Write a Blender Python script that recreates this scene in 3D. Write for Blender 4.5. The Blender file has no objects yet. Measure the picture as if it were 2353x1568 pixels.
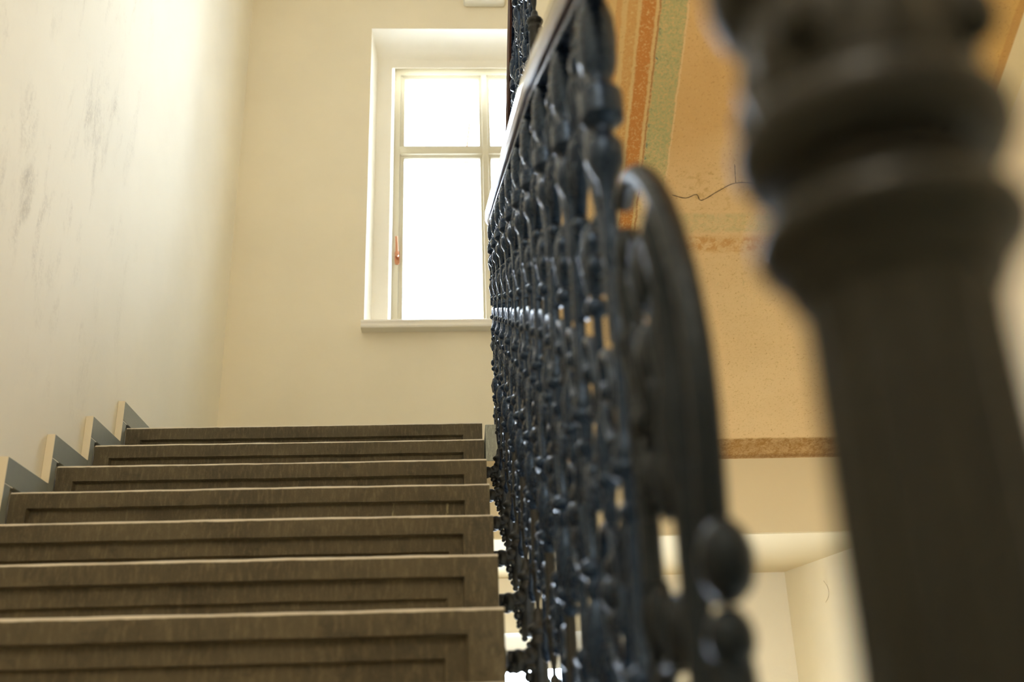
import bpy, bmesh, math, random
from mathutils import Vector, Matrix, Quaternion
PI = math.pi
rnd = random.Random(7)
FILL_ENERGY = 30
scn = bpy.context.scene
col = scn.collection

# ---- layout (metres; X across the stairs, Y up the flight, z relative to the eye, lifted by EYE at the end)
D, H = 0.31, 0.166045
XR, XL = 0.0789, -1.3330            # step ends
Y0, Z0 = 2.08896, 0.298277          # nosing of step 0
EYE = 6 * H - Z0
M = H / D
XW, XRW, YB = -1.362, 1.72, 5.502   # left wall, right wall, back wall
YL = Y0 + 6 * D                     # landing edge
ZL = Z0 + 6 * H                     # landing level
ZF = Z0 - 6 * H                     # lower landing level
LIFT = []

def nos(y): return Z0 + (y - Y0) * M
def lerp(tab, x):
    if x <= tab[0][0]: return tab[0][1]
    for (a, b), (c, d) in zip(tab, tab[1:]):
        if x <= c: return b + (d - b) * (x - a) / (c - a)
    return tab[-1][1]
def xrail(y): return .160 - .0125 * (y - 2.29)
RAILH = [(-.5, 1.19), (1.08, 1.19), (1.8, 1.175), (2.45, 1.095), (3.2, 1.01), (3.8, .935)]
def railh(y): return lerp(RAILH, y)

# ---------------------------------------------------------------- materials
def new_mat(name):
    m = bpy.data.materials.new(name); m.use_nodes = True
    nt = m.node_tree; nt.nodes.clear()
    out = nt.nodes.new('ShaderNodeOutputMaterial')
    p = nt.nodes.new('ShaderNodeBsdfPrincipled')
    nt.links.new(p.outputs[0], out.inputs[0])
    return m, nt, p, out
class G:
    """tiny node-graph helper"""
    def __init__(s, nt): s.nt = nt
    def n(s, t, **kw):
        x = s.nt.nodes.new(t)
        for k, v in kw.items(): setattr(x, k, v)
        return x
    def put(s, sock, v):
        if hasattr(v, 'links') or isinstance(v, bpy.types.NodeSocket): s.nt.links.new(v, sock)
        else: sock.default_value = v
    def math(s, op, a, b=0.0, clamp=False):
        x = s.n('ShaderNodeMath', operation=op, use_clamp=clamp)
        s.put(x.inputs[0], a); s.put(x.inputs[1], b); return x.outputs[0]
    def ramp(s, v, a, b, lo=0.0, hi=1.0):
        x = s.n('ShaderNodeMapRange', interpolation_type='SMOOTHSTEP')
        s.put(x.inputs[0], v); s.put(x.inputs[1], a); s.put(x.inputs[2], b); s.put(x.inputs[3], lo); s.put(x.inputs[4], hi)
        return x.outputs[0]
    def band(s, v, a, b, e):
        return s.math('MULTIPLY', s.ramp(v, a - e, a + e), s.ramp(v, b - e, b + e, 1.0, 0.0))
    def mix(s, f, a, b):
        x = s.n('ShaderNodeMix', data_type='RGBA')
        s.put(x.inputs[0], f)
        for i, c in ((6, a), (7, b)):
            s.put(x.inputs[i], (*c, 1) if isinstance(c, tuple) and len(c) == 3 else c)
        return x.outputs[2]
    def noise(s, vec, scale, detail=4, rough=.55, dist=0.0):
        x = s.n('ShaderNodeTexNoise'); s.put(x.inputs['Vector'], vec)
        x.inputs['Scale'].default_value = scale; x.inputs['Detail'].default_value = detail
        x.inputs['Roughness'].default_value = rough; x.inputs['Distortion'].default_value = dist
        return x.outputs[0]
    def coord(s, scale=(1, 1, 1), vary=False):
        t = s.n('ShaderNodeTexCoord'); v = t.outputs['Object']
        if vary:
            oi = s.n('ShaderNodeObjectInfo')
            c = s.n('ShaderNodeVectorMath', operation='SCALE'); c.inputs[0].default_value = (13.1, 7.7, 5.3)
            s.put(c.inputs['Scale'], oi.outputs['Random'])
            a = s.n('ShaderNodeVectorMath', operation='ADD'); s.put(a.inputs[0], v); s.put(a.inputs[1], c.outputs[0]); v = a.outputs[0]
        mp = s.n('ShaderNodeMapping'); s.put(mp.inputs[0], v); mp.inputs['Scale'].default_value = scale
        return mp.outputs[0]
    def xyz(s, v):
        x = s.n('ShaderNodeSeparateXYZ'); s.put(x.inputs[0], v); return x.outputs
    def bump(s, p, h, strength=.3, dist=.002):
        b = s.n('ShaderNodeBump'); b.inputs['Strength'].default_value = strength; b.inputs['Distance'].default_value = dist
        s.put(b.inputs['Height'], h); s.put(p.inputs['Normal'], b.outputs[0])

def mat_plaster(name, c, stains=False, var=.05):
    m, nt, p, o = new_mat(name); g = G(nt)
    v = g.coord()
    n1 = g.noise(v, 1.3, 4); n2 = g.noise(v, 60, 3)
    dark = tuple(x * (1 - var) for x in c)
    base = g.mix(g.ramp(n1, .35, .65), dark, c)
    if stains:
        X, Y, Z = g.xyz(v)[:3]
        st = g.noise(g.coord((1, 3.2, 1.1)), 2.6, 7, .68, .4)
        fine = g.noise(v, 90, 2, .7)
        sm = g.math('MULTIPLY', g.ramp(st, .50, .74), g.ramp(fine, .30, .62))
        reg = g.math('MULTIPLY', g.ramp(Z, .9, 1.7), g.band(Y, 1.4, 3.75, .35))
        base = g.mix(g.math('MULTIPLY', sm, g.math('MULTIPLY', reg, .5)), base, (.46, .40, .31))
        # two darker smudges rubbed into the paint
        for (yy, zz, ry, rz, a) in ((2.79, 1.95, .06, .13, .30), (2.86, 1.72, .05, .10, .34), (3.33, 2.35, .12, .3, .18)):
            dy = g.math('DIVIDE', g.math('SUBTRACT', Y, yy), ry); dz = g.math('DIVIDE', g.math('SUBTRACT', Z, zz), rz)
            r2 = g.math('ADD', g.math('MULTIPLY', dy, dy), g.math('MULTIPLY', dz, dz))
            k = g.math('MULTIPLY', g.ramp(r2, .1, 1.6, 1, 0), g.ramp(g.math('ADD', st, g.math('MULTIPLY', fine, .35)), .58, .82))
            base = g.mix(g.math('MULTIPLY', k, a), base, (.33, .275, .20))
    g.put(p.inputs['Base Color'], base); p.inputs['Roughness'].default_value = .85
    p.inputs['Specular IOR Level'].default_value = .25
    g.bump(p, g.math('ADD', g.math('MULTIPLY', n2, .4), g.noise(v, 9, 3)), .25, .004)
    return m

def mat_stone(name, c0, c1, rough=.8, paled=False):
    m, nt, p, o = new_mat(name); g = G(nt)
    v = g.coord(vary=True); vs = g.coord((1, 1, .22), vary=True)
    a = g.noise(v, 4.5, 5, .6); st = g.noise(vs, 95, 4, .7); sp = g.noise(v, 330, 2, .8); blot = g.noise(v, 14, 5, .65, .6)
    base = g.mix(g.ramp(a, .3, .7), c0, c1)
    base = g.mix(g.math('MULTIPLY', g.ramp(st, .45, .75), .55), base, tuple(x * 2.0 for x in c1))
    base = g.mix(g.math('MULTIPLY', g.ramp(blot, .56, .72), .5), base, tuple(x * .45 for x in c0))
    base = g.mix(g.math('MULTIPLY', g.ramp(sp, .6, .78), .55), base, (.26, .215, .135))
    base = g.mix(g.math('MULTIPLY', g.ramp(sp, .40, .24), .6), base, (.035, .03, .022))
    if paled:      # nosing edge painted pale for the light it catches
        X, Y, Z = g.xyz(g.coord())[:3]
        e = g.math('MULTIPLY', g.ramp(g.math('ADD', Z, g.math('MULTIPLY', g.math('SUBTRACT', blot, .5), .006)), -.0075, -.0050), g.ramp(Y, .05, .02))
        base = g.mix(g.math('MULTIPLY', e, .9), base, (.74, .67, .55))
        base = g.mix(g.math('MULTIPLY', g.ramp(Z, -.003, -.001), g.ramp(Y, .012, .03)), base, (.40, .37, .31))   # tread tops paled to bounce light onto the left wall
        # a few pale drips
        drip = g.math('MULTIPLY', g.ramp(g.noise(g.coord((1, 1, .05), vary=True), 16, 2, .4), .755, .775), g.ramp(st, .4, .6))
        base = g.mix(g.math('MULTIPLY', drip, .6), base, (.42, .36, .20))
    g.put(p.inputs['Base Color'], base); p.inputs['Roughness'].default_value = rough
    g.bump(p, g.math('ADD', g.math('ADD', st, sp), g.math('MULTIPLY', blot, .8)), .55, .003)
    return m

def mat_iron(name, c, rough=.34, bumpy=.5, tint=(1, 1, 1, 1), spec=.5):
    m, nt, p, o = new_mat(name); g = G(nt)
    v = g.coord()
    n = g.noise(v, 70, 4, .6); n2 = g.noise(v, 14, 3)
    g.put(p.inputs['Base Color'], g.mix(g.ramp(n2, .35, .65), c, tuple(x * 1.7 for x in c)))
    g.put(p.inputs['Roughness'], g.ramp(n, .3, .7, rough - .08, rough + .14))
    p.inputs['Specular IOR Level'].default_value = spec
    p.inputs['Specular Tint'].default_value = tint
    g.bump(p, n, bumpy, .0025)
    return m

def mat_paint(name, c, rough=.4, spec=.5, metallic=0.0, var=.04, scale=25):
    m, nt, p, o = new_mat(name); g = G(nt)
    n = g.noise(g.coord(), scale, 3)
    g.put(p.inputs['Base Color'], g.mix(n, tuple(x * (1 - var) for x in c), c))
    p.inputs['Roughness'].default_value = rough; p.inputs['Specular IOR Level'].default_value = spec
    p.inputs['Metallic'].default_value = metallic
    g.bump(p, n, .08, .001)
    return m

def mat_wood(name, c0, c1):
    m, nt, p, o = new_mat(name); g = G(nt)
    n = g.noise(g.coord((30, 2.2, 6)), 3, 5, .6, .4)
    g.put(p.inputs['Base Color'], g.mix(g.ramp(n, .3, .7), c0, c1))
    p.inputs['Roughness'].default_value = .28
    p.inputs['Coat Weight'].default_value = .8; p.inputs['Coat Roughness'].default_value = .12
    g.bump(p, n, .06, .001)
    return m

def mat_glass():
    m, nt, p, o = new_mat('window glass'); g = G(nt)
    nt.nodes.remove(p)
    t = g.n('ShaderNodeBsdfTransparent'); t.inputs[0].default_value = (.97, .98, .97, 1)
    gl = g.n('ShaderNodeBsdfGlossy'); gl.inputs['Roughness'].default_value = .02
    f = g.n('ShaderNodeFresnel'); f.inputs[0].default_value = 1.45
    # faint waviness of old panes
    mx = g.n('ShaderNodeMixShader'); g.put(mx.inputs[0], g.math('MULTIPLY', f.outputs[0], .8))
    g.put(mx.inputs[1], t.outputs[0]); g.put(mx.inputs[2], gl.outputs[0]); g.put(o.inputs[0], mx.outputs[0])
    return m

def mat_fresco():
    m, nt, p, o = new_mat('painted plaster'); g = G(nt)
    v = g.coord(); X, Y, Z = g.xyz(v)[:3]
    w = g.math('MULTIPLY', g.math('SUBTRACT', g.noise(v, 24, 5, .7), .5), .014)
    Xn = g.math('ADD', X, w); Yn = g.math('ADD', Y, w)
    big = g.noise(v, 3.0, 5, .6); fl = g.noise(v, 120, 4, .75); fl2 = g.noise(v, 38, 6, .72, .5); gr = g.noise(v, 16, 6, .7)
    och = g.mix(g.ramp(big, .35, .65), (0.618, 0.379, 0.151), (0.667, 0.427, 0.186))
    tan = g.mix(g.ramp(big, .35, .65), (0.690, 0.481, 0.252), (0.729, 0.515, 0.276))
    near = g.ramp(g.math('ADD', Y, g.math('MULTIPLY', g.math('SUBTRACT', big, .5), .5)), 2.55, 3.25)   # the ochre wears off towards the foot
    base = g.mix(near, och, tan)
    def lay(mask, c, a=1.0):
        nonlocal base
        base = g.mix(g.math('MULTIPLY', mask, a), base, c)
    up = g.ramp(Yn, 2.99, 2.965)                      # frame stops at its lower corner
    inn = g.ramp(Yn, 3.06, 3.04)
    fleck = g.ramp(fl, .42, .60); wear = g.ramp(fl2, .38, .62)
    wf = g.ramp(fl, .66, .50, .25, 1.0)
    lay(g.math('MULTIPLY', g.band(Xn, .43, .581, .003), inn), (.62, .43, .19), .8)
    lay(g.math('MULTIPLY', g.band(Xn, .486, .515, .003), inn), (.56, .29, .085), g.math('MULTIPLY', wf, .75))
    lay(g.math('MULTIPLY', g.band(Xn, .525, .567, .003), inn), (.50, .195, .042), g.math('MULTIPLY', wf, .95))
    lay(g.math('MULTIPLY', g.band(Xn, .576, .582, .002), inn), (.34, .14, .04), g.math('MULTIPLY', wf, .8))
    lay(g.math('MULTIPLY', g.band(Xn, .452, .470, .004), inn), (.54, .27, .08), .6)
    # green band of the frame, side and foot
    lay(g.math('MULTIPLY', g.band(Xn, .582, .658, .003), up), (.35, .375, .175), g.math('MULTIPLY', g.ramp(fl, .36, .66, 1.0, .25), g.ramp(Yn, 2.70, 2.90, 1.0, .35)))
    lay(g.math('MULTIPLY', g.math('MULTIPLY', g.band(Xn, .583, .590, .002), up), g.ramp(fl2, .56, .60)), (.10, .19, .15), .9)
    lay(g.math('MULTIPLY', g.band(Xn, .659, .664, .002), up), (.72, .55, .30), .6)
    lay(g.math('MULTIPLY', g.band(Yn, 2.928, 2.992, .008), g.band(Xn, .60, 1.56, .01)), (.46, .40, .19), g.ramp(fl2, .35, .62, .7, .12))
    # orange lines under the foot band, badly worn
    lay(g.math('MULTIPLY', g.band(Yn, 3.008, 3.06, .012), g.band(Xn, .50, 1.60, .01)), (0.549, 0.287, 0.091), g.ramp(fl2, .40, .62, .95, .05))
    lay(g.math('MULTIPLY', g.band(Yn, 2.76, 2.92, .06), g.band(Xn, .66, 1.56, .02)), (0.531, 0.321, 0.117), g.math('MULTIPLY', g.ramp(fl2, .52, .64), .55))
    # frame on the wall side
    lay(g.math('MULTIPLY', g.band(Xn, 1.47, 1.50, .006), up), (0.474, 0.299, 0.100), .7)
    lay(g.math('MULTIPLY', g.band(Xn, 1.50, 1.645, .004), up), (0.651, 0.413, 0.140), .8)
    lay(g.math('MULTIPLY', g.band(Xn, 1.625, 1.650, .004), up), (0.531, 0.287, 0.091), .6)
    # green spots left of an older coat
    lay(g.math('MULTIPLY', g.band(Yn, 3.14, 3.24, .03), g.ramp(fl2, .60, .68)), (0.503, 0.441, 0.236), .5)
    # brown band at the foot of the flight
    lay(g.band(Yn, 3.848, 3.945, .006), (.31, .155, .038), g.ramp(fl2, .35, .7, 1.0, .6))
    lay(g.math('MULTIPLY', g.band(Yn, 3.848, 3.945, .006), g.ramp(fl, .45, .30)), (.16, .07, .02), .8)
    lay(g.band(Yn, 3.928, 3.95, .006), (.20, .09, .025), .55)
    # light flakes and grime
    lay(g.ramp(fl, .44, .31), (.40, .22, .07), .65)
    lay(fleck, (0.787, 0.575, 0.313), g.math('MULTIPLY', near, .12))
    lay(g.ramp(fl, .60, .74), (0.773, 0.543, 0.276), .5)
    lay(g.math('MULTIPLY', g.ramp(fl2, .55, .70), g.ramp(gr, .45, .62)), (0.503, 0.310, 0.125), .5)
    lay(g.ramp(X, 1.648, 1.654), (0.800, 0.678, 0.432))
    g.put(p.inputs['Base Color'], base); p.inputs['Roughness'].default_value = .9
    p.inputs['Specular IOR Level'].default_value = .2
    g.bump(p, g.math('ADD', fl, fl2), .3, .003)
    return m

MAT = dict(
    wall=mat_plaster('cream plaster', (.82, .735, .565)),
    wall_left=mat_plaster('pale plaster', (.88, .815, .67), True),
    ceil=mat_plaster('white plaster', (.86, .81, .70)),
    beam=mat_plaster('beam plaster', (.66, .54, .34)),
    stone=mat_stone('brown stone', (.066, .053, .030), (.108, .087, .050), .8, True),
    slate=mat_stone('grey stone', (.27, .285, .25), (.34, .35, .30), .7),
    tile=mat_paint('grey tile', (.27, .29, .26), .35, .5, 0, .12, 40),
    sill=mat_paint('white sill paint', (.84, .79, .70), .4),
    tile_edge=mat_paint('tile edge', (.80, .72, .56), .8, .3),
    iron=mat_iron('black painted iron', (.005, .009, .020), .28, .5, (.45, .66, 1, 1)),  # blue base and tint paint in the window sheen on the upper ironwork
    iron_newel=mat_iron('black painted iron newel', (.0075, .0075, .0052), .42, .3, (1, 1, 1, 1), .32),
    iron_end=mat_iron('black iron of the end scroll', (.0035, .0046, .0066), .40, .5, (.7, .85, 1, 1), .30),
    iron_dull=mat_iron('dull black iron', (.006, .0062, .0056), .5, .7, (1, 1, 1, 1), .4),  # same black paint for lower parts, without the painted blue sheen
    wood=mat_wood('dark red wood', (.05, .018, .012), (.11, .04, .022)),
    frame=mat_paint('cream gloss paint', (.56, .50, .36), .4),
    white=mat_paint('white plastic', (.80, .78, .70), .4),
    copper=mat_paint('aged copper', (.45, .20, .10), .32, .5, .8),
    grout=mat_paint('white grout', (.8, .78, .7), .9),
    rod=mat_paint('orange red paint', (.50, .09, .03), .6),
    crack=mat_paint('crack', (.12, .075, .035), .9),
    hair=mat_paint('hairline', (.50, .41, .25), .9),
    glass=mat_glass(), fresco=mat_fresco(),
)

# ---------------------------------------------------------------- mesh helpers
def BM(): return bmesh.new()
def box(bm, x0, x1, y0, y1, z0, z1, bev=0.0, segs=2):
    vs = [bm.verts.new((x, y, z)) for x in (x0, x1) for y in (y0, y1) for z in (z0, z1)]
    fs = [bm.faces.new([vs[i] for i in f]) for f in ((0,1,3,2),(4,6,7,5),(0,4,5,1),(2,3,7,6),(0,2,6,4),(1,5,7,3))]
    if bev > 0:
        es = list({e for f in fs for e in f.edges})
        bmesh.ops.bevel(bm, geom=es, offset=bev, segments=segs, affect='EDGES', profile=.5)
def prism(bm, poly, x0, x1, axis='x'):
    """extrude a polygon; axis x: poly is (y, z)"""
    def P(a, b, t):
        return (t, a, b) if axis == 'x' else ((a, t, b) if axis == 'y' else (a, b, t))
    A = [bm.verts.new(P(a, b, x0)) for a, b in poly]; B = [bm.verts.new(P(a, b, x1)) for a, b in poly]
    n = len(poly)
    bm.faces.new(A[::-1]); bm.faces.new(B)
    for i in range(n): bm.faces.new([A[i], A[(i+1) % n], B[(i+1) % n], B[i]])
def lathe(bm, prof, c=(0, 0, 0), seg=16, lobes=0, depth=0.0):
    """prof: list of (z, r[, flute amount])"""
    rings = []
    for q in prof:
        z, r = q[0], q[1]; a = q[2] if len(q) > 2 else 0.0
        ring = []
        for k in range(seg):
            t = 2 * PI * k / seg
            rr = r * (1 - a * (0.5 + .5 * math.cos(lobes * t))) if lobes else r
            ring.append(bm.verts.new((c[0] + rr * math.cos(t), c[1] + rr * math.sin(t), c[2] + z)))
        rings.append(ring)
    for A, B in zip(rings, rings[1:]):
        for k in range(seg): bm.faces.new([A[k], A[(k+1) % seg], B[(k+1) % seg], B[k]])
    bm.faces.new(rings[0][::-1]); bm.faces.new(rings[-1])
def smooth_path(pts, n=4):
    P = [Vector(p) for p in pts]; out = []
    for i in range(len(P) - 1):
        p0 = P[max(i-1, 0)]; p1 = P[i]; p2 = P[i+1]; p3 = P[min(i+2, len(P)-1)]
        for k in range(n):
            t = k / n
            out.append(.5 * ((2*p1) + (p2-p0)*t + (2*p0-5*p1+4*p2-p3)*t*t + (3*p1-p0-3*p2+p3)*t**3))
    out.append(P[-1]); return out
def sweep(bm, pts, section, up=Vector((1, 0, 0)), scale=None):
    """section: list of (a, b): a along `up`, b along the path normal"""
    rings = []; n = len(pts)
    for i, p in enumerate(pts):
        t = (pts[min(i+1, n-1)] - pts[max(i-1, 0)]).normalized()
        u = (up - t * up.dot(t)).normalized(); w = t.cross(u)
        s = scale[i] if scale else 1.0
        rings.append([bm.verts.new(p + u * (a * s) + w * (b * s)) for a, b in section])
    m = len(section)
    for A, B in zip(rings, rings[1:]):
        for k in range(m): bm.faces.new([A[k], A[(k+1) % m], B[(k+1) % m], B[k]])
    bm.faces.new(rings[0][::-1]); bm.faces.new(rings[-1])
def circ(rx, ry=None, n=8):
    ry = ry or rx
    return [(rx * math.cos(2*PI*k/n), ry * math.sin(2*PI*k/n)) for k in range(n)]
def tube(bm, pts, rx, ry=None, n=8, up=Vector((1, 0, 0)), taper=None):
    pts = [Vector(p) for p in pts]
    sc = None
    if taper: sc = [taper[0] + (taper[1] - taper[0]) * i / (len(pts) - 1) for i in range(len(pts))]
    sweep(bm, pts, circ(rx, ry, n), up, sc)
def ball(bm, c, r, rot=0.0, u=10, v=7):
    """ellipsoid, r = (rx, ry, rz), rotated about X by rot"""
    if not isinstance(r, tuple): r = (r, r, r)
    mt = Matrix.Translation(c) @ Matrix.Rotation(rot, 4, 'X') @ Matrix.Diagonal((*r, 1))
    bmesh.ops.create_uvsphere(bm, u_segments=u, v_segments=v, radius=1.0, matrix=mt)
def mesh(name, bm, mat, smooth=True):
    bmesh.ops.recalc_face_normals(bm, faces=bm.faces[:])
    me = bpy.data.meshes.new(name); bm.to_mesh(me); bm.free()
    me.materials.append(mat)
    if smooth:
        for p in me.polygons: p.use_smooth = True
        try: me.set_sharp_from_angle(angle=math.radians(40))
        except Exception: pass
    return me
def obj(name, bm, mat, parent=None, loc=(0, 0, 0), smooth=True):
    o = bpy.data.objects.new(name, mesh(name, bm, mat, smooth)); col.objects.link(o)
    o.location = loc; o.parent = parent
    if parent is None: LIFT.append(o)
    return o
def empty(name, loc):
    o = bpy.data.objects.new(name, None); col.objects.link(o); o.location = loc; o.empty_display_size = .05
    LIFT.append(o); return o
def tag(o, label, cat, group=None, kind=None):
    o['label'] = label; o['category'] = cat
    if group: o['group'] = group
    if kind: o['kind'] = kind
    return o
def struct(o, label, cat): return tag(o, label, cat, None, 'structure')
def copy_tree(root, loc, name=None, scale=None):
    r = root.copy(); col.objects.link(r); r.location = loc; LIFT.append(r)
    if name: r.name = name
    if scale: r.scale = scale
    for ch in list(root.children):
        c = ch.copy(); col.objects.link(c); c.parent = r
        for gch in list(ch.children):
            q = gch.copy(); col.objects.link(q); q.parent = c
    return r

# ---------------------------------------------------------------- the shell
ZB, ZT = -2.72, 5.25
WX0, WX1, WZ0, WZ1 = -.57, .92, 2.400, 4.556     # window recess in the back wall
STOREY = 12 * H * 2 - .08
def back_wall():
    bm = BM()
    t0, t1 = YB, 6.10
    zs = [ZB]
    for dz in (-STOREY, 0): zs += [WZ0 + dz, WZ1 + dz]
    zs.append(ZT)
    zs = sorted(zs)
    box(bm, XW - .2, WX0, t0, t1, ZB, ZT); box(bm, WX1, XRW + .2, t0, t1, ZB, ZT)
    box(bm, WX0, WX1, t0, t1, zs[0], zs[1]); box(bm, WX0, WX1, t0, t1, zs[2], zs[3]); box(bm, WX0, WX1, t0, t1, zs[4], zs[5])
    return struct(obj('wall_back', bm, MAT['wall'], smooth=False), 'cream plastered back wall of the stairwell around the window', 'wall')
back_wall()
bm = BM(); box(bm, XW - .25, XW, -1.6, YB, ZB, ZT)
struct(obj('wall_left', bm, MAT['wall_left'], smooth=False), 'pale plastered wall beside the steps with grey smudges', 'wall')
bm = BM(); box(bm, XRW, XRW + .25, -1.6, YB, ZB, ZT)
wr = struct(obj('wall_right', bm, MAT['wall'], smooth=False), 'cream plastered wall beyond the painted soffit and newel post', 'wall')
def ribbon(bm, pts, w, nrm):
    P = smooth_path(pts, 4); n = len(P); L, R = [], []
    for i, p in enumerate(P):
        t = (P[min(i+1, n-1)] - P[max(i-1, 0)]).normalized(); s = t.cross(nrm).normalized() * (w * (.6 + .5 * math.sin(i * 1.7) ** 2) / 2)
        L.append(bm.verts.new(p + s)); R.append(bm.verts.new(p - s))
    for i in range(n - 1): bm.faces.new([L[i], L[i+1], R[i+1], R[i]])
bm = BM(); ribbon(bm, [(XRW - .0015, y, z) for y, z in ((4.909, .784), (4.870, .752), (4.861, .725), (4.876, .703), (4.923, .684))], .004, Vector((-1, 0, 0)))
obj('hairline_crack', bm, MAT['hair'], wr)
# wall behind the camera with an unseen opening added for fill light
bm = BM()
FY0, FY1 = -1.6, -1.25
FX0, FX1, FZ0, FZ1 = .25, 1.6, -2.3, -.92      # added opening, lets fill light in below the landing
box(bm, XW - .25, FX0, FY0, FY1, ZB, ZT); box(bm, FX1, XRW + .25, FY0, FY1, ZB, ZT)
box(bm, FX0, FX1, FY0, FY1, ZB, FZ0); box(bm, FX0, FX1, FY0, FY1, FZ1, ZT)
struct(obj('wall_front', bm, MAT['wall'], smooth=False), 'cream plastered wall behind the lower landing', 'wall')
bm = BM(); box(bm, XW, XRW, .54 - 2.0, .30, ZF - .2, ZF)
struct(obj('floor', bm, MAT['slate'], smooth=False), 'grey stone floor of the lower landing', 'floor')
bm = BM(); box(bm, XW - .25, XRW + .25, -1.6, YB + .6, ZB - .2, ZB)
struct(obj('floor_below', bm, MAT['slate'], smooth=False), 'grey stone floor at the foot of the stairwell', 'floor')
# ceilings overhead: sloping soffit of the next flight, flat part over the landing
bm = BM(); prism(bm, [(-1.6, 3.16), (.45, 3.16), (YL, 5.03), (YB, 5.03), (YB, 5.25), (-1.6, 5.25)], XW, .2)
struct(obj('ceiling', bm, MAT['ceil'], smooth=False), 'white plastered ceiling sloping under the next flight', 'ceiling')
bm = BM(); box(bm, .2, XRW, -1.6, YB, 5.12, 5.25)
struct(obj('ceiling_well', bm, MAT['ceil'], smooth=False), 'white plastered ceiling over the stairwell', 'ceiling')

# slab that carries the steps
bm = BM()
ys, ye = Y0 - 5 * D, YL
prism(bm, [(.30, ZF), (.30, ZF - .2), (ys + .25, nos(ys + .25) - H - .14), (ye, nos(ye) - H - .14), (ye, nos(ye) - H - .005), (ys, nos(ys) - H - .005)], XW, XR - .02)
struct(obj('floor_stair_slab', bm, MAT['beam'], smooth=False), 'plastered slab carrying the stone steps', 'stair slab')

# upper landing: plastered slab with sloping underside and a grey stone edge on top
bm = BM(); prism(bm, [(YL, .822), (YL + .008, .818), (YB, .93), (YB, 1.131), (YL, 1.131)], XW, XRW)
struct(obj('floor_landing_slab', bm, MAT['beam'], smooth=False), 'cream plastered slab edge of the upper landing', 'landing')
bm = BM(); box(bm, XR + .012, XRW, YL, YL + .42, 1.1315, 1.2845, .004)
struct(obj('floor_landing_edge', bm, MAT['slate']), 'grey stone edging of the upper landing behind the railing', 'landing edge')
bm = BM(); box(bm, XW + .003, XR + .008, YL + .37, YB, 1.1315, 1.2845); box(bm, XR + .008, XRW, YL + .422, YB, 1.1315, 1.2845)
struct(obj('floor_landing', bm, MAT['slate'], smooth=False), 'grey stone floor of the upper landing under the window', 'landing floor')

# upper flight: painted soffit slab rising back over the camera
SX = .31
zs0 = 1.122
yT = .45
bm = BM()
nx, ny = 40, 60
def sp(x, y): return (x, y, zs0 + (YL - y) * M)
rows = [[bm.verts.new(sp(SX + (XRW - SX) * i / nx, YL - (YL - yT) * j / ny)) for i in range(nx + 1)] for j in range(ny + 1)]
top = [[bm.verts.new((SX + (XRW - SX) * i / nx, y, z)) for i in (0, nx)] for y, z in ((YL, 1.1315), (yT, zs0 + (YL - yT) * M + .12))]
for j in range(ny):
    for i in range(nx): bm.faces.new([rows[j][i], rows[j][i+1], rows[j+1][i+1], rows[j+1][i]])
bm.faces.new(rows[0] + top[0][::-1]); bm.faces.new(rows[-1] + top[1][::-1])
bm.faces.new([r[0] for r in rows] + [top[1][0], top[0][0]]); bm.faces.new([r[-1] for r in rows] + [top[1][1], top[0][1]])
bm.faces.new([top[0][0], top[0][1], top[1][1], top[1][0]])
so = struct(obj('ceiling_soffit', bm, MAT['fresco']), 'ochre painted soffit of the upper flight with weathered green and orange frame', 'soffit')
bm = BM()
sn = Vector((0, M, 1)).normalized()
for P, w in (([(.689, 2.863), (.734, 2.874), (.768, 2.862), (.788, 2.882), (.84, 2.85), (.89, 2.825), (.962, 2.831), (1.013, 2.871), (1.10, 2.86)], .0032), ([(.89, 2.825), (.884, 2.80), (.875, 2.765)], .002)):
    ribbon(bm, [(x, y, zs0 + (YL - y) * M - .0012) for x, y in P], w, sn)
obj('crack', bm, MAT['crack'], so)
# its stepped stone body above the soffit
bm = BM()
for j in range(11):
    y1 = YL - j * D; z1 = ZL + H + j * H
    box(bm, SX - .012, XRW, y1 - D, y1, z1 - H + .001, z1)
struct(obj('floor_upper_flight', bm, MAT['stone'], smooth=False), 'brown stone steps of the upper flight over the painted soffit', 'upper flight')

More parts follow.
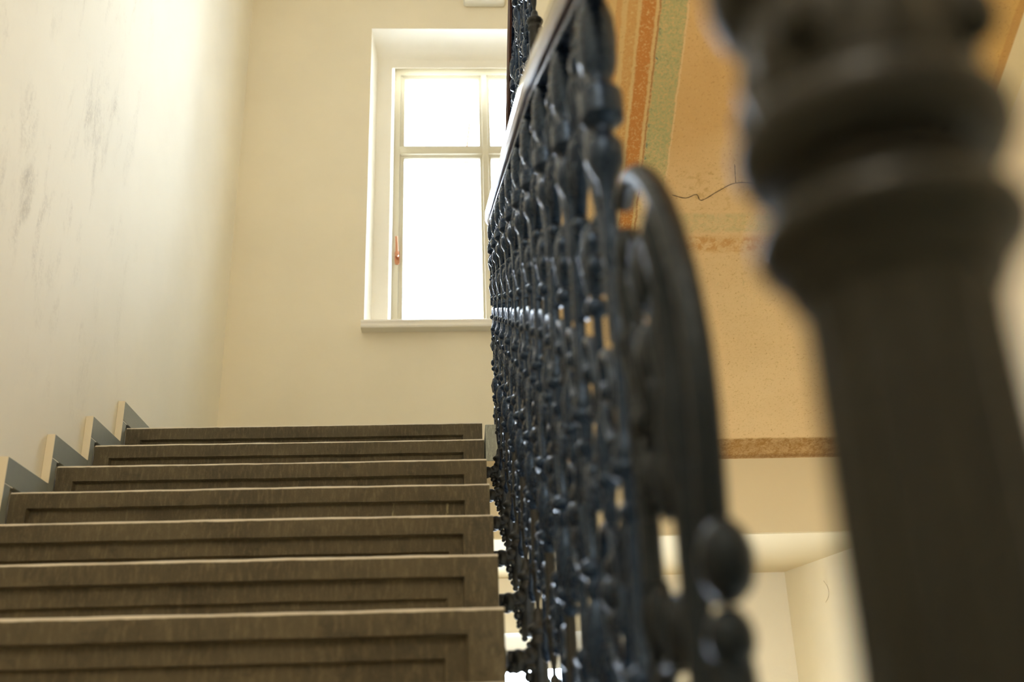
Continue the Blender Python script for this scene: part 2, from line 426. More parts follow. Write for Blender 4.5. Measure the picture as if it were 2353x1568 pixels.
# ---------------------------------------------------------------- stone steps
WORDS = ['first', 'second', 'third', 'fourth', 'fifth', 'sixth', 'seventh', 'eighth', 'ninth', 'tenth', 'eleventh', 'twelfth']
def step_mesh(seed, depth):
    r = random.Random(seed)
    bm = BM()
    x0, x1 = XL, XR
    l1, r1, l2, r2 = x0 + .055 + r.uniform(-.004, .004), x1 - .076 + r.uniform(-.004, .004), x0 + .092, x1 - .118
    e = .004
    xs = {x0, x0 + .004, x1 - .004, x1, l1, l1 + e, r1 - e, r1, l2, l2 + e, r2 - e, r2}
    n = 46
    for i in range(1, n):
        x = x0 + (x1 - x0) * i / n
        if min(abs(x - q) for q in xs) > .008: xs.add(x)
    xs = sorted(xs)
    t1 = .054 + r.uniform(-.002, .002); t2 = .097 + r.uniform(-.002, .002)
    # rows from the back of the tread over the rounded nosing down the riser: (y, z)
    R0 = .009
    rows = [(depth, 0.0), (.10, 0.0), (.03, 0.0)]
    for k in range(5):
        a = PI / 2 * k / 4; rows.append((R0 - R0 * math.sin(a), -R0 + R0 * math.cos(a)))
    for z in (-.02, -.035, -.045, -t1 + .002, -t1 - .002, -.07, -.085, -t2 + .0015, -t2 - .0015, -.13, -H + .001): rows.append((0.0, z))
    ph = [r.uniform(0, 6.28) for _ in range(4)]
    grid = []
    for (y, z) in rows:
        line = []
        for x in xs:
            yy, zz = y, z
            inside1 = l1 + e * .5 < x < r1 - e * .5 and z < -t1
            inside2 = l2 + e * .5 < x < r2 - e * .5 and z < -t2
            if inside1: yy += .020
            if inside2: yy += .013
            wz = .0006 * math.sin(x * 5 + ph[0]) + .0005 * math.sin(x * 23 + ph[1]) + r.uniform(-.0004, .0004)
            if y < .05 and z > -t2 - .01 and -.2 < z: zz += wz * (1 if z > -H + .01 else 0)
            line.append(bm.verts.new((x, yy, zz)))
        grid.append(line)
    for A, B in zip(grid, grid[1:]):
        for i in range(len(xs) - 1): bm.faces.new([A[i], A[i+1], B[i+1], B[i]])
    # ends, back and bottom
    bl = bm.verts.new((x0, depth, -H + .001)); br = bm.verts.new((x1, depth, -H + .001))
    bm.faces.new([ln[0] for ln in grid] + [bl]); bm.faces.new([ln[-1] for ln in grid] + [br])
    bm.faces.new(grid[0] + [br, bl]); bm.faces.new(grid[-1] + [br, bl])
    return bm
for i in range(-5, 7):
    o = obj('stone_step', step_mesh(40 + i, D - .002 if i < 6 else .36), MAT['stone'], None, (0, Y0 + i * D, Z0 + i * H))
    k = 6 - i
    lab = 'brown stone step with recessed riser panel, topmost one at the landing edge' if k == 0 else \
          'brown stone step with recessed riser panel, %s one below the topmost step' % WORDS[k - 1]
    tag(o, lab, 'step', 'stone steps of the flight')

# ---------------------------------------------------------------- stepped wall skirting
TX0, TX1 = XW + .001, XW + .0265
for i in range(2, 7):
    y = Y0 + i * D - .045; zt = Z0 + i * H
    t = empty('stair_skirting', (TX0, y, zt))
    bm = BM(); ylen = D - .002 if i < 6 else D
    box(bm, 0, TX1 - TX0, 0, ylen, .017, .095, .0012, 1); obj('tread_tile', bm, MAT['tile'], t)
    bm = BM(); box(bm, 0, TX1 - TX0, 0, .042, -H + .001, .014, .001, 1); obj('riser_tile', bm, MAT['tile'], t)
    bm = BM(); box(bm, .001, TX1 - TX0 - .001, .0008, .06, .0142, .0168); obj('grout_joint', bm, MAT['grout'], t)
    bm = BM(); box(bm, 0, TX1 - TX0 + .0002, -.004, -.0003, -H + .096, .0945); obj('mortar_edge', bm, MAT['tile_edge'], t)['label'] = 'cream raw end of the tiles'
    k = 6 - i
    lab = 'grey skirting tiles on left wall beside the topmost step' if k == 0 else 'grey skirting tiles on left wall beside the %s step below the topmost' % WORDS[k - 1]
    tag(t, lab, 'skirting', 'grey stair skirting tiles')
bm = BM(); box(bm, TX0, TX1, Y0 + 7 * D - .043, YB - .001, ZL - .009, ZL + .095, .001, 1)
struct(obj('baseboard_left', bm, MAT['tile']), 'grey tiled skirting along the landing', 'skirting')

# ---------------------------------------------------------------- windows
YN, YFR = 5.70, 5.88       # nib and frame planes
NX0, NX1 = -.443, .793
def make_window():
    w = empty('window_1', (0, 0, 0))
    # plastered reveal: splayed lining, a nib and a rear reveal
    bm = BM()
    def lining(x0, x1, z1, y0, X0, X1, Z1, y1, zb):
        a = [bm.verts.new(p) for p in ((x0, y0, zb), (x0, y0, z1), (x1, y0, z1), (x1, y0, zb))]
        b = [bm.verts.new(p) for p in ((X0, y1, zb), (X0, y1, Z1), (X1, y1, Z1), (X1, y1, zb))]
        for i in range(3): bm.faces.new([a[i], a[i+1], b[i+1], b[i]])
    e = .0006
    def solid_lining(rings):
        """rings: (x0, x1, ztop, y) inner outline from room to outside; outer box closes it"""
        ins = []
        for (x0, x1, zt, y) in rings:
            ins.append([bm.verts.new(p) for p in ((x0, y, WZ0 - .0), (x0, y, zt), (x1, y, zt), (x1, y, WZ0 - .0))])
        for A, B in zip(ins, ins[1:]):
            for i in range(3): bm.faces.new([A[i], A[i+1], B[i+1], B[i]])
        yb = rings[-1][3]; yf = rings[0][3]
        ou = [[bm.verts.new(p) for p in ((WX0 + e, y, WZ0), (WX0 + e, y, WZ1 - e), (WX1 - e, y, WZ1 - e), (WX1 - e, y, WZ0))] for y in (yf, yb)]
        for i in range(3):
            bm.faces.new([ou[0][i], ou[0][i+1], ou[1][i+1], ou[1][i]])
            bm.faces.new([ou[0][i], ou[0][i+1], ins[0][i+1], ins[0][i]]); bm.faces.new([ou[1][i], ou[1][i+1], ins[-1][i+1], ins[-1][i]])
    solid_lining([(WX0 + .002, WX1 - .002, WZ1 - .002, YB + .001), (-.567, .917, 4.553, 5.56), (-.560, .910, 4.535, 5.62), (-.549, .899, 4.50, 5.665), (-.545, .895, 4.465, YN - .004), (-.545, .895, 4.445, YN),
                  (NX0 - .004, NX1 + .004, 4.392, YN + .001), (NX0, NX1, 4.388, YN + .006), (NX0 + .004, NX1 - .004, 4.530, YFR + .002), (NX0 + .004, NX1 - .004, 4.535, YFR + .1)])
    obj('reveal', bm, MAT['ceil'], w)
    # sill board
    bm = BM(); prism(bm, [(5.425, 2.366), (5.425, 2.374), (5.432, 2.378), (5.432, 2.392), (5.428, 2.398), (5.43, 2.409), (5.436, 2.4125), (5.505, 2.4125), (5.505, 2.36), (5.430, 2.36)], -.578, .928)
    obj('window_sill', bm, MAT['sill'], w)
    bm = BM(); box(bm, WX0 + .002, WX1 - .002, 5.5055, 6.095, WZ0 + .0005, 2.4125); obj('sill_top', bm, MAT['sill'], w)
    # frame (fixed), mullion and transom
    fz0, fz1 = 2.413, 4.386
    bm = BM()
    y0, y1 = YFR, YFR + .07
    # opening rectangles for glass
    gl = (-.370, .137); gr = (.213, .720)
    zlo = (2.58, 3.800); zhi = (3.905, 4.444)
    box(bm, NX0 + .005, gl[0] - .028, y0, y1, fz0, 4.52); box(bm, gr[1] + .028, NX1 - .005, y0, y1, fz0, 4.52)
    box(bm, gl[0] - .028, gr[1] + .028, y0, y1, zhi[1] + .024, 4.52)
    box(bm, gl[0] - .028, gr[1] + .028, y0, y1, fz0, zlo[0] - .024)
    obj('window_frame', bm, MAT['frame'], w, smooth=False)
    bm = BM(); box(bm, gl[1] + .018, gr[0] - .018, y0 - .004, y1, zlo[0] - .024, zhi[1] + .024, .003); obj('mullion', bm, MAT['frame'], w)
    bm = BM()
    for (a, b) in (gl, gr): box(bm, a - .028, (b if b > .3 else b) + .018 if b < .3 else b + .028, y0 - .002, y1, zlo[1] + .022, zhi[0] - .022, .003)
    obj('transom', bm, MAT['frame'], w)
    for (a, b) in (gl, gr):
        for (c, d) in (zlo, zhi):
            bm = BM()
            # moulded glazing bead: three stepped frames
            for (g0, ya, yb) in ((.0265, YFR + .012, YFR + .062), (.016, YFR + .020, YFR + .058), (.008, YFR + .028, YFR + .055)):
                gx = g0 if True else 0
                lo, hi = max(g0 - .011, 0), g0
                sxl = min(hi, .0265); 
                box(bm, a - hi, a - lo, ya, yb, c - min(hi, .0225), d + min(hi, .0225))
                box(bm, b + lo, b + min(hi, .0175), ya, yb, c - min(hi, .0225), d + min(hi, .0225)) if lo < .0175 else None
                if lo < .0215:
                    box(bm, a - lo, b + lo, ya, yb, d + lo, d + min(hi, .0225))
                    box(bm, a - lo, b + lo, ya, yb, c - min(hi, .0225), c - lo)
            s = obj('sash_bead', bm, MAT['frame'], w, smooth=False)
            bm = BM(); box(bm, a - .004, b + .004, YFR + .040, YFR + .044, c - .004, d + .004)
            obj('glass_pane', bm, MAT['glass'], s, smooth=False)
    # outer head moulding seen through the glass
    bm = BM()
    for (yy, zz) in ((5.99, 4.50), (6.03, 4.487), (6.07, 4.475)): box(bm, WX0, WX1, yy, yy + .032, zz, 4.555)
    obj('outer_head_moulding', bm, MAT['ceil'], w, smooth=False)
    # copper casement handle
    hx, hz, hy = -.406, 3.040, YFR
    bm = BM()
    pl = [(hx + .016 * math.cos(t), hz + (.034 if math.sin(t) > 0 else -.034) * 1 + .016 * math.sin(t)) for t in [2*PI*k/20 for k in range(20)]]
    prism(bm, pl, hy - .006, hy - .0002, 'y')
    hd = obj('window_handle', bm, MAT['copper'], w)
    hd['label'] = 'copper coloured lever handle'
    bm = BM(); lathe(bm, [(0, .010), (.018, .010), (.024, .012), (.032, .011), (.036, .006)], seg=14)
    bmesh.ops.rotate(bm, verts=bm.verts[:], cent=(0, 0, 0), matrix=Matrix.Rotation(PI / 2, 3, 'X'))
    bmesh.ops.translate(bm, verts=bm.verts[:], vec=(hx, hy - .006, hz + .004))
    tube(bm, smooth_path([(hx, hy - .034, hz + .004), (hx - .001, hy - .042, hz + .04), (hx - .003, hy - .044, hz + .085), (hx - .005, hy - .042, hz + .128)], 5), .0085, .007, 10, taper=(1.0, .85))
    ball(bm, (hx - .005, hy - .042, hz + .128), (.009, .007, .010))
    obj('lever', bm, MAT['copper'], hd)
    return w
w1 = make_window()
struct(w1, 'tall cream framed window with cross bars above the stairs', 'window')
w2 = copy_tree(w1, (0, 0, -STOREY), 'window_2')
struct(w2, 'bright window one storey down, glimpsed below the landing between balusters', 'window')
# rod outside
bm = BM(); tube(bm, [Vector((.050, 6.04, 3.86)), Vector((.054, 6.04, 4.00)), Vector((.076, 6.04, 4.20))], .0075, n=8, up=Vector((0, 1, 0)))
box(bm, .03, .07, 6.03, 6.05, 3.85, 3.87)
box(bm, .03, .07, 6.03, 6.05, 4.19, 4.203) if False else None
RODBM = bm
w1_rod = obj('stay_rod', RODBM, MAT['rod'], w1); w1_rod['label'] = 'thin orange-red rod outside the upper pane'

# white box fitting high on the back wall
t = empty('wall_fitting', (.178, YB, 4.86))
bm = BM(); box(bm, -.139, .139, -.060, -.0005, -.130, .13, .016, 4); obj('housing', bm, MAT['white'], t)
bm = BM(); box(bm, -.118, .118, -.072, -.0605, -.108, .108, .008, 3); obj('cover', bm, MAT['white'], t)
tag(t, 'white plastic box fitting on back wall above the window', 'wall fitting')

# ---------------------------------------------------------------- cast iron balusters
SH = M
def pp(y, z, x=0.0): return Vector((x, y, z + y * SH))
def spiral(cy, cz, r0, r1, a0, a1, n=22):
    return [pp(cy + (r0 + (r1 - r0) * k / n) * math.cos(a0 + (a1 - a0) * k / n), cz + (r0 + (r1 - r0) * k / n) * math.sin(a0 + (a1 - a0) * k / n)) for k in range(n + 1)]
def leaf_bm(y, z, ry, rz, rx=.016, tilt=0.0):
    bm = BM()
    c = pp(y, z)
    ball(bm, c, (rx, ry, rz), tilt, 12, 8)
    # raised midrib and lobes so the leaf reads as cast foliage
    d = Matrix.Rotation(tilt, 3, 'X') @ Vector((0, 0, 1)); s = Matrix.Rotation(tilt, 3, 'X') @ Vector((0, 1, 0))
    for sx in (-1, 1):
        tube(bm, [c - d * rz * .9 + Vector((sx * rx * .55, 0, 0)), c + Vector((sx * rx * 1.02, 0, 0)), c + d * rz * .95 + Vector((sx * rx * .45, 0, 0))], .0035, n=6, up=s)
    for k in (-1, 1):
        for q in (-.35, .3):
            ball(bm, c + s * k * ry * .85 + d * rz * q, (rx * .75, ry * .42, rz * .30), tilt, 8, 5)
    return bm
def make_baluster(name, sgn=1.0):
    """origin on the tread line, sgn=+1: bracket reaches towards -X; TOP = rail underside"""
    global SH
    root = empty(name, (0, 0, 0))
    TOP = 1.297
    iron = MAT['iron']
    # shaft with collars and its urn
    bm = BM()
    lathe(bm, [(-.185, .0150), (-.18, .0182), (-.066, .0182), (-.062, .0215), (-.054, .0225), (-.048, .0200), (-.044, .0170), (-.036, .0175), (-.032, .0225), (-.024, .0255), (-.018, .0240), (-.013, .0175),
               (-.004, .0125), (.010, .0108), (.018, .0098), (.023, .0075), (.0255, .0050), (.040, .0055), (.06, .0085), (.10, .0095), (.104, .0128), (.112, .0135), (.118, .0100), (.126, .0125), (.131, .0105), (.26, .0095)], seg=16)
    obj('lower_shaft', bm, MAT['iron_dull'], root)
    bm = BM()
    lathe(bm, [(.255, .009), (.262, .0145), (.270, .0155), (.276, .0105), (.29, .0115), (.33, .0190), (.36, .0205), (.385, .016), (.40, .0095), (.41, .014), (.418, .015), (.425, .010), (.60, .0088)], seg=16)
    obj('vase', bm, iron, root)
    bm = BM()
    lathe(bm, [(.595, .009), (.602, .0145), (.612, .0150), (.618, .0100), (.64, .0105), (.66, .0155), (.672, .0170), (.684, .0120), (.70, .0095), (.90, .0085)], seg=14)
    obj('middle_shaft', bm, iron, root)
    bm = BM()
    lathe(bm, [(.895, .009), (.905, .012), (.93, .0105), (.99, .0105), (1.01, .013), (1.028, .0215), (1.034, .0235), (1.056, .0235), (1.064, .019), (1.072, .0125), (1.084, .0125), (1.090, .022), (1.096, .0275), (1.122, .0280), (1.132, .0270), (1.138, .019), (1.146, .0165),
               (1.158, .0165), (1.166, .0205), (1.182, .0245), (1.215, .0262), (1.245, .0245), (1.265, .0200), (1.276, .0150), (1.282, .0165), (TOP, .0165)], seg=18)
    obj('urn_top', bm, iron, root)
    # bracket to the step end, with a scalloped leaf under it
    bm = BM()
    bz = -.092
    tube(bm, [Vector((-.014 * sgn, 0, bz + .004)), Vector((-.04 * sgn, 0, bz)), Vector((-.070 * sgn, 0, bz))], .019, .024, 12, up=Vector((0, 1, 0)))
    ball(bm, (-.018 * sgn, 0, bz + .012), (.019, .024, .021)); ball(bm, (-.047 * sgn, 0, bz), (.020, .029, .027))
    for k in range(9): ball(bm, ((-.012 - .0065 * k) * sgn, rnd.uniform(-.016, .016), bz - .014 + rnd.uniform(-.008, .006)), rnd.uniform(.008, .013), 0, 8, 6)
    lathe(bm, [(0, .030), (.004, .030), (.006, .024)], seg=14)
    vs = [v for v in bm.verts if abs(v.co.z) < .0065 and v.co.xy.length < .0305]
    bmesh.ops.rotate(bm, verts=vs, cent=(0, 0, 0), matrix=Matrix.Rotation(PI / 2 * sgn, 3, 'Y'))
    bmesh.ops.translate(bm, verts=vs, vec=(-.0775 * sgn, 0, bz))
    obj('bracket', bm, MAT['iron_dull'], root)
    bm = BM()
    for k, (x, z, r) in enumerate(((-.025, -.128, .011), (-.021, -.146, .009), (-.024, -.156, .006), (-.016, -.170, .008), (-.010, -.188, .008), (0, -.204, .007))):
        ball(bm, (x * sgn, 0, z), (r, r * 1.15, r * 1.1), 0, 9, 6)
    obj('leaf_drop', bm, MAT['iron_dull'], root)
    # intermediate spindle half a bay on
    bm = BM()
    prof = [(0, .004), (.01, .011), (.03, .0125), (.045, .008), (.07, .0075), (.25, .0075), (.255, .011), (.265, .0115), (.27, .0075), (.40, .0075)]
    lathe(bm, prof, tuple(pp(.155, -.02)), 12)
    obj('spindle', bm, iron, root)
    bm = BM(); lathe(bm, [(0, .007), (.012, .0115), (.03, .0085), (.06, .0130), (.10, .0165), (.13, .0115), (.15, .0075), (.30, .0070), (.31, .0125), (.32, .0125), (.33, .007)], tuple(pp(.155, .545)), 12)
    obj('spindle', bm, iron, root)
    # C-scrolls of the lower field
    for (cy, a0, a1) in ((.068, PI * 1.45, -PI * .9), (.242, PI * 1.55 - 2 * PI, PI * 1.9)):
        bm = BM(); P = spiral(cy, .165, .068, .013, a0, a1); tube(bm, P, .0085, .0058, 7); ball(bm, P[-1], (.015, .014, .014))
        ball(bm, P[0], (.013, .012, .012), 0, 8, 6); obj('scroll', bm, iron, root)
    # ring with rosette
    bm = BM(); P = spiral(.155, .465, .078, .078, 0, 2 * PI, 26); tube(bm, P, .0085, .0062, 7); obj('ring', bm, iron, root)
    bm = BM(); c = pp(.155, .465); ball(bm, c, (.020, .022, .022))
    for k in range(6):
        a = k * PI / 3; ball(bm, c + Vector((0, .036 * math.cos(a), .036 * math.sin(a))), (.011, .017, .017), 0, 8, 6)
    obj('rosette', bm, iron, root)
    # S-scrolls of the middle field
    for (cy, a0, a1) in ((.072, -PI * .5, PI * 1.75), (.238, PI * 1.5, -PI * .75)):
        bm = BM(); P = spiral(cy, .735, .066, .012, a0, a1); tube(bm, P, .009, .006, 7); ball(bm, P[-1], (.017, .014, .014)); ball(bm, P[0], (.012, .011, .011), 0, 8, 6)
        obj('scroll', bm, iron, root)
    # pointed arch under the rail
    for s in (0, 1):
        f = (lambda y: y) if s == 0 else (lambda y: .31 - y)
        bm = BM(); tube(bm, smooth_path([pp(f(.008), .80), pp(f(.020), .90), pp(f(.055), .98), pp(f(.105), 1.035), pp(f(.137), 1.10), pp(f(.152), 1.19)], 5), .0105, .0065, 8)
        ball(bm, pp(f(.056), .955), (.015, .013, .013), 0, 8, 6)
        obj('arch', bm, iron, root)
    # leaves and studs
    for (y, z, ry, rz, rx, tl) in ((.155, .90, .026, .055, .017, 0), (.062, 1.06, .028, .050, .017, -.35), (.248, 1.06, .028, .050, .017, .35), (.100, 1.165, .020, .046, .015, -.15), (.212, 1.165, .020, .046, .015, .15),
                               (.030, .56, .020, .045, .014, .5), (.280, .56, .020, .045, .014, -.5), (.052, .33, .020, .040, .014, -.6), (.258, .33, .020, .040, .014, .6)):
        obj('leaf', leaf_bm(y, z, ry, rz, rx, tl), iron, root)
    bm = BM(); ball(bm, pp(.155, 1.215), (.018, .020, .026)); ball(bm, pp(.155, 1.25), (.012, .012, .016)); obj('finial', bm, iron, root)
    for z in (.29, .44, .655):
        bm = BM(); ball(bm, pp(.0, z), (.0235, .0165, .0150)); obj('stud', bm, iron, root)
    for z in (.26, .60, .83):
        bm = BM(); ball(bm, pp(.155, z), (.0165, .0150, .0150), 0, 10, 6); obj('stud', bm, iron, root)
    return root

proto = None
BAL = []
for i in range(-4, 6):
    y = Y0 + i * D + .2; loc = (xrail(y), y, Z0 + i * H)
    s = (railh(y) + .107) / 1.297
    if proto is None: proto = make_baluster('cast_iron_baluster'); o = proto; o.location = loc; o.scale = (1, 1, s)
    else: o = copy_tree(proto, loc, None, (1, 1, s))
    k = 5 - i
    if i == -4: lab = 'black cast iron baluster with scrolls, nearest the fluted newel post, blurred'
    elif k == 0: lab = 'black cast iron baluster with scrolls at the landing end of the railing'
    else: lab = 'black cast iron baluster with scrolls, %s before the one at the landing end' % WORDS[k - 1]
    tag(o, lab, 'baluster', 'cast iron balusters of the lower railing')
    BAL.append(o)

# ---------------------------------------------------------------- handrail of the lower flight
def rail_section(w=.033, h0=0.0, h1=.052):
    # a: across (X), b: normal to the path (up)
    return [(-w * .75, h0), (w * .75, h0), (w, h0 + .008), (w, h1 * .55), (w * .72, h1 * .9), (0, h1), (-w * .72, h1 * .9), (-w, h1 * .55), (-w, h0 + .008)]
path = []
y = .10
while y < 3.80:
    path.append(Vector((xrail(y), y, nos(y) + railh(y) + .009))); y += .09
XU = .235
tip = Vector((xrail(3.8), 3.8, nos(3.8) + railh(3.8) + .009))
turn = [tip, Vector((.141, 3.88, tip.z + .030)), Vector((.145, 3.95, tip.z + .050)), Vector((.158, 4.00, tip.z + .062)), Vector((.186, 4.028, tip.z + .070))]
P = path + smooth_path(turn, 5)[0:]
hr = empty('handrail', (0, 0, 0))
bm = BM()
sec = [(-a, b) for a, b in rail_section()]
sweep(bm, P, [(a, -b) for a, b in sec], Vector((1, 0, 0)))
obj('wooden_grip', bm, MAT['wood'], hr)
bm = BM()
sweep(bm, [p - Vector((0, 0, .010)) for p in path + [tip]], [(-.017, 0), (.017, 0), (.017, .0085), (-.017, .0085)], Vector((1, 0, 0)))
obj('iron_bar', bm, MAT['iron'], hr)
tag(hr, 'glossy dark wooden handrail on iron bar along the lower flight', 'handrail')

# ---------------------------------------------------------------- railing of the upper flight
SHS = SH; SH = -M      # rises towards the camera: panel offsets run the other way
def upper():
    root = None
    objs = []
    for j in range(0, 6):
        y = YL - .2 - j * D; z = ZL + H + j * H
        if root is None:
            root = make_upper(); o = root; o.location = (XU, y, z); o.scale = (1, 1, .84)
        else: o = copy_tree(root, (XU, y, z), None, (1, 1, .84))
        lab = 'black cast iron baluster of upper railing beside the landing' if j == 0 else 'black cast iron baluster of upper railing, %s up from the landing' % WORDS[j]
        tag(o, lab, 'baluster', 'cast iron balusters of the upper railing')
def make_upper():
    global SH
    r = make_baluster('cast_iron_baluster', -1.0)
    return r
upper()
SH = SHS
ur = empty('handrail', (0, 0, 0))
HU = 1.09 - .107
path2 = []
y = 4.0
while y > .9:
    path2.append(Vector((XU, y, ZL + H + (YL - y) * M + HU + .009))); y -= .1
p0 = path2[0]
start = [Vector((.190, 4.028, tip.z + .072)), Vector((.212, 4.028, tip.z + .085)), Vector((.228, 4.012, (tip.z + .1) * .8 + p0.z * .2))]
bm = BM(); sweep(bm, path2, [(a, b) for a, b in rail_section()], Vector((1, 0, 0)))
obj('wooden_grip', bm, MAT['wood'], ur)
bm = BM(); sweep(bm, [p - Vector((0, 0, .010)) for p in path2], [(-.017, 0), (.017, 0), (.017, .0085), (-.017, .0085)], Vector((1, 0, 0)))
obj('iron_bar', bm, MAT['iron'], ur)
tag(ur, 'dark red-brown wooden handrail of the upper flight beside the window', 'handrail')

# ---------------------------------------------------------------- end scroll of the railing, next to the newel
es = empty('end_scroll', (.177, .70, ZF))
def L(y, z): return Vector((.0, y - .70, z - ZF))
bm = BM()
C = [(.96, .560), (.90, .555), (.838, .518), (.772, .446), (.722, .351), (.704, .273), (.706, .21), (.714, .150), (.714, .10)]
tube(bm, smooth_path([L(y, z) for y, z in C], 6), .0120, .0105, 12)
obj('curved_bar', bm, MAT['iron_end'], es)
bm = BM(); ball(bm, L(.690, .125), (.020, .024, .030)); ball(bm, L(.700, .075), (.017, .018, .022)); obj('knob', bm, MAT['iron_end'], es)
bm = BM(); tube(bm, smooth_path([L(.705, .06), L(.690, .00), L(.668, -.08), L(.655, -.18), L(.67, -.32), L(.70, -.45), L(.74, -.56)], 6), .016, .013, 10); obj('lower_bar', bm, MAT['iron_end'], es)
bm = BM()
P = [L(.91 + r * math.cos(a), .30 + r * math.sin(a)) for r, a in [(.085 - .068 * k / 24, -PI * .6 + 2.6 * PI * k / 24) for k in range(25)]]
tube(bm, P, .011, .008, 8); ball(bm, P[-1], (.018, .018, .018)); obj('scroll', bm, MAT['iron_end'], es)
bm = BM()
P = [L(.91 + r * math.cos(a), -.02 + r * math.sin(a)) for r, a in [(.10 - .08 * k / 24, PI * .6 - 2.6 * PI * k / 24) for k in range(25)]]
tube(bm, P, .011, .008, 8); ball(bm, P[-1], (.018, .018, .018)); obj('scroll', bm, MAT['iron_end'], es)
for (y, z, r) in ((.80, -.05, (.014, .026, .04)), (.79, -.40, (.015, .03, .05)), (.78, -.22, (.014, .024, .04)), (.80, .43, (.014, .026, .04)), (.76, .22, (.014, .030, .035)), (.90, .40, (.014, .03, .03)), (.78, .10, (.015, .034, .03)), (.88, .12, (.014, .028, .035)), (.76, -.14, (.015, .034, .04)), (.90, -.16, (.014, .03, .04)), (.88, .50, (.013, .022, .026)), (.80, -.30, (.015, .035, .05)), (.81, .34, (.018, .032, .045)), (.84, .24, (.016, .028, .035)), (.74, .34, (.014, .020, .04)), (.745, .02, (.018, .032, .035)), (.83, .00, (.016, .03, .035)), (.73, -.06, (.016, .03, .04)), (.84, -.10, (.016, .03, .04)), (.74, -.24, (.016, .034, .045)), (.88, -.26, (.015, .03, .04)), (.84, -.40, (.015, .03, .05)), (.86, .31, (.014, .024, .03))):
    y = y + .075 if z > -.02 else y + .04
    bm = BM(); ball(bm, L(y, z), r, rnd.uniform(-.6, .6), 12, 8)
    for sx in (-1, 1): tube(bm, [L(y, z - r[2]) + Vector((sx * .008, 0, 0)), L(y, z) + Vector((sx * r[0], 0, 0)), L(y, z + r[2]) + Vector((sx * .008, 0, 0))], .004, n=6, up=Vector((0, 1, 0)))
    obj('leaf', bm, MAT['iron_end'], es)
bm = BM(); lathe(bm, [(-.66, .016), (-.3, .014), (-.28, .02), (-.26, .02), (-.24, .012), (.02, .011), (.03, .018), (.045, .018), (.06, .011), (.40, .011), (.46, .016), (.52, .010)], tuple(L(.965, 0)), 12); obj('upright', bm, MAT['iron_end'], es)
bm = BM(); tube(bm, [Vector((XR + .001 - .177, .885 - .70 - .1, -.60 - ZF)), Vector((-.03, .885 - .70 - .1, -.60 - ZF)), L(.80, -.60), L(.965, -.60)], .018, .018, 10, up=Vector((0, 0, 1)))
obj('bracket', bm, MAT['iron_end'], es)
bm = BM(); lathe(bm, [(-.62, .012), (-.40, .012), (-.38, .018), (-.36, .018), (-.34, .012), (-.02, .012), (0, .019), (.02, .019), (.04, .012), (.20, .012), (.25, .020), (.30, .013), (.38, .012), (.43, .020), (.47, .008)], tuple(L(.795, 0)), 14); obj('upright', bm, MAT['iron_end'], es)
tag(es, 'black curved iron end scroll of the railing beside the newel, blurred', 'railing end')

# ---------------------------------------------------------------- newel post
nw = empty('newel_post', (.173, .36, ZF))
def nz(z): return z - ZF
def ring_prof(L): return [(nz(z), *r) for z, *r in L]
bm = BM(); lathe(bm, [(0, .075), (.05, .075), (.055, .066), (.10, .066), (.115, .060), (.14, .052), (.15, .056), (.165, .056), (.175, .048), (.20, .044)], seg=32); obj('base', bm, MAT['iron_newel'], nw)
bm = BM(); lathe(bm, ring_prof([(ZF + .198, .0440, .10), (-.40, .0425, .12), (-.2, .0405, .12), (.0, .0385, .12), (.12, .0375, .12), (.150, .0372, .10), (.166, .0375, 0)]), seg=96, lobes=12); obj('fluted_shaft', bm, MAT['iron_newel'], nw)
bm = BM(); lathe(bm, ring_prof([(.165, .0385), (.170, .0420), (.176, .0430), (.180, .0465), (.186, .0520), (.192, .0535), (.198, .0515), (.202, .0450), (.207, .0395), (.212, .0380), (.218, .0400)]), seg=40); obj('lower_collar', bm, MAT['iron_newel'], nw)
bm = BM(); lathe(bm, ring_prof([(.216, .0400), (.2205, .0490), (.226, .0530), (.233, .0565), (.240, .0565), (.246, .0530), (.250, .0480), (.253, .0455)]), seg=40); obj('collar', bm, MAT['iron_newel'], nw)
bm = BM(); lathe(bm, ring_prof([(.252, .0455, .0), (.262, .0480, .05), (.275, .0510, .09), (.288, .0490, .07), (.298, .0470, .03), (.304, .0470, 0)]), seg=96, lobes=10); obj('capital', bm, MAT['iron_newel'], nw)
bm = BM(); lathe(bm, ring_prof([(.303, .0475), (.308, .0530), (.314, .0570), (.322, .0600), (.330, .0600), (.336, .0540), (.342, .0480), (.36, .0460), (.40, .0480), (.42, .055), (.435, .058), (.45, .055), (.46, .045), (.50, .040), (.545, .040)]), seg=40); obj('upper_moulding', bm, MAT['iron_newel'], nw)
for k in range(4):
    a = -2.4 + k * PI / 2
    bm = BM(); c = Vector((.051 * math.cos(a), .051 * math.sin(a), nz(.275)))
    ball(bm, c, (.010, .010, .014)); obj('boss', bm, MAT['iron_newel'], nw)
tag(nw, 'thick black fluted cast iron newel post, close and blurred', 'newel post')

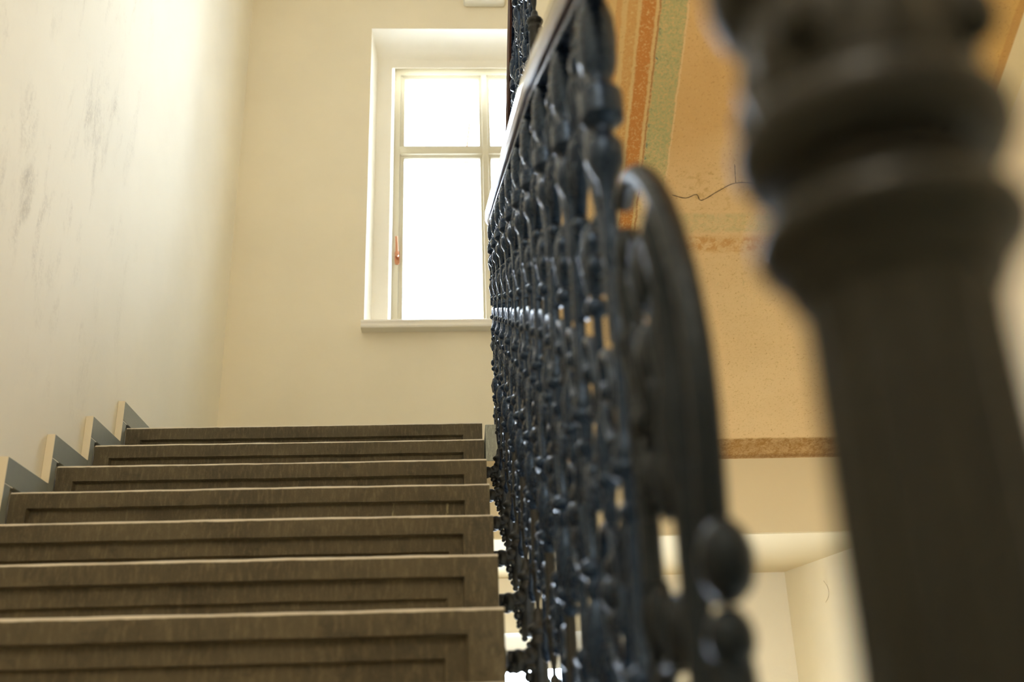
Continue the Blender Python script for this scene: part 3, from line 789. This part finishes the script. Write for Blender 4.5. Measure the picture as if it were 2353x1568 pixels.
# ---------------------------------------------------------------- light
W = bpy.data.worlds.new('sky'); scn.world = W; W.use_nodes = True
nt = W.node_tree; nt.nodes.clear()
bg = nt.nodes.new('ShaderNodeBackground'); ow = nt.nodes.new('ShaderNodeOutputWorld')
bg.inputs[0].default_value = (.80, .92, 1.10, 1); bg.inputs[1].default_value = 15.5
nt.links.new(bg.outputs[0], ow.inputs[0])
def portal(loc, rot, sx, sy):
    L = bpy.data.lights.new('daylight_portal', 'AREA'); L.shape = 'RECTANGLE'; L.size = sx; L.size_y = sy
    L.cycles.is_portal = True
    o = bpy.data.objects.new('daylight_portal', L); col.objects.link(o); o.location = loc; o.rotation_euler = rot; LIFT.append(o)
for dz in (0, -STOREY): portal(((WX0 + WX1) / 2, 6.12, (WZ0 + WZ1) / 2 + dz), (-PI / 2, 0, 0), WX1 - WX0, WZ1 - WZ0)
portal(((FX0 + FX1) / 2, FY0 - .02, (FZ0 + FZ1) / 2), (PI / 2, 0, 0), FX1 - FX0, FZ1 - FZ0)  # portal of the added fill opening

Lm = bpy.data.lights.new('fill_light', 'POINT'); Lm.energy = FILL_ENERGY; Lm.color = (1, .93, .80); Lm.shadow_soft_size = .2  # unseen fill light added to brighten the risers and right wall
lo = bpy.data.objects.new('fill_light', Lm); col.objects.link(lo); lo.location = (-.3, -.7, 2.5); LIFT.append(lo)

# ---------------------------------------------------------------- camera
cam = bpy.data.cameras.new('camera'); co = bpy.data.objects.new('camera', cam); col.objects.link(co)
fw = Vector((.04912944, .92175024, .38465931)); rt = Vector((.99872203, -.04076429, -.02987619)); upv = Vector((.01185803, -.38563553, .922575))
co.matrix_world = Matrix(((rt.x, upv.x, -fw.x, 0), (rt.y, upv.y, -fw.y, 0), (rt.z, upv.z, -fw.z, EYE), (0, 0, 0, 1)))
cam.sensor_fit = 'HORIZONTAL'; cam.sensor_width = 36; cam.lens = 36.029; cam.clip_start = .02
cam.dof.use_dof = True; cam.dof.focus_distance = 4.2; cam.dof.aperture_fstop = 2.35; cam.dof.aperture_blades = 0
scn.camera = co
for o in LIFT: o.location.z += EYE

scn.view_settings.view_transform = 'Standard'; scn.view_settings.look = 'None'
scn.view_settings.gamma = 1; scn.view_settings.use_curve_mapping = False
scn.view_settings.exposure = 1.11
scn.cycles.max_bounces = 14; scn.cycles.diffuse_bounces = 10; scn.cycles.glossy_bounces = 4; scn.cycles.transparent_max_bounces = 12
scn.cycles.use_denoising = True
scn.cycles.sample_clamp_indirect = 12
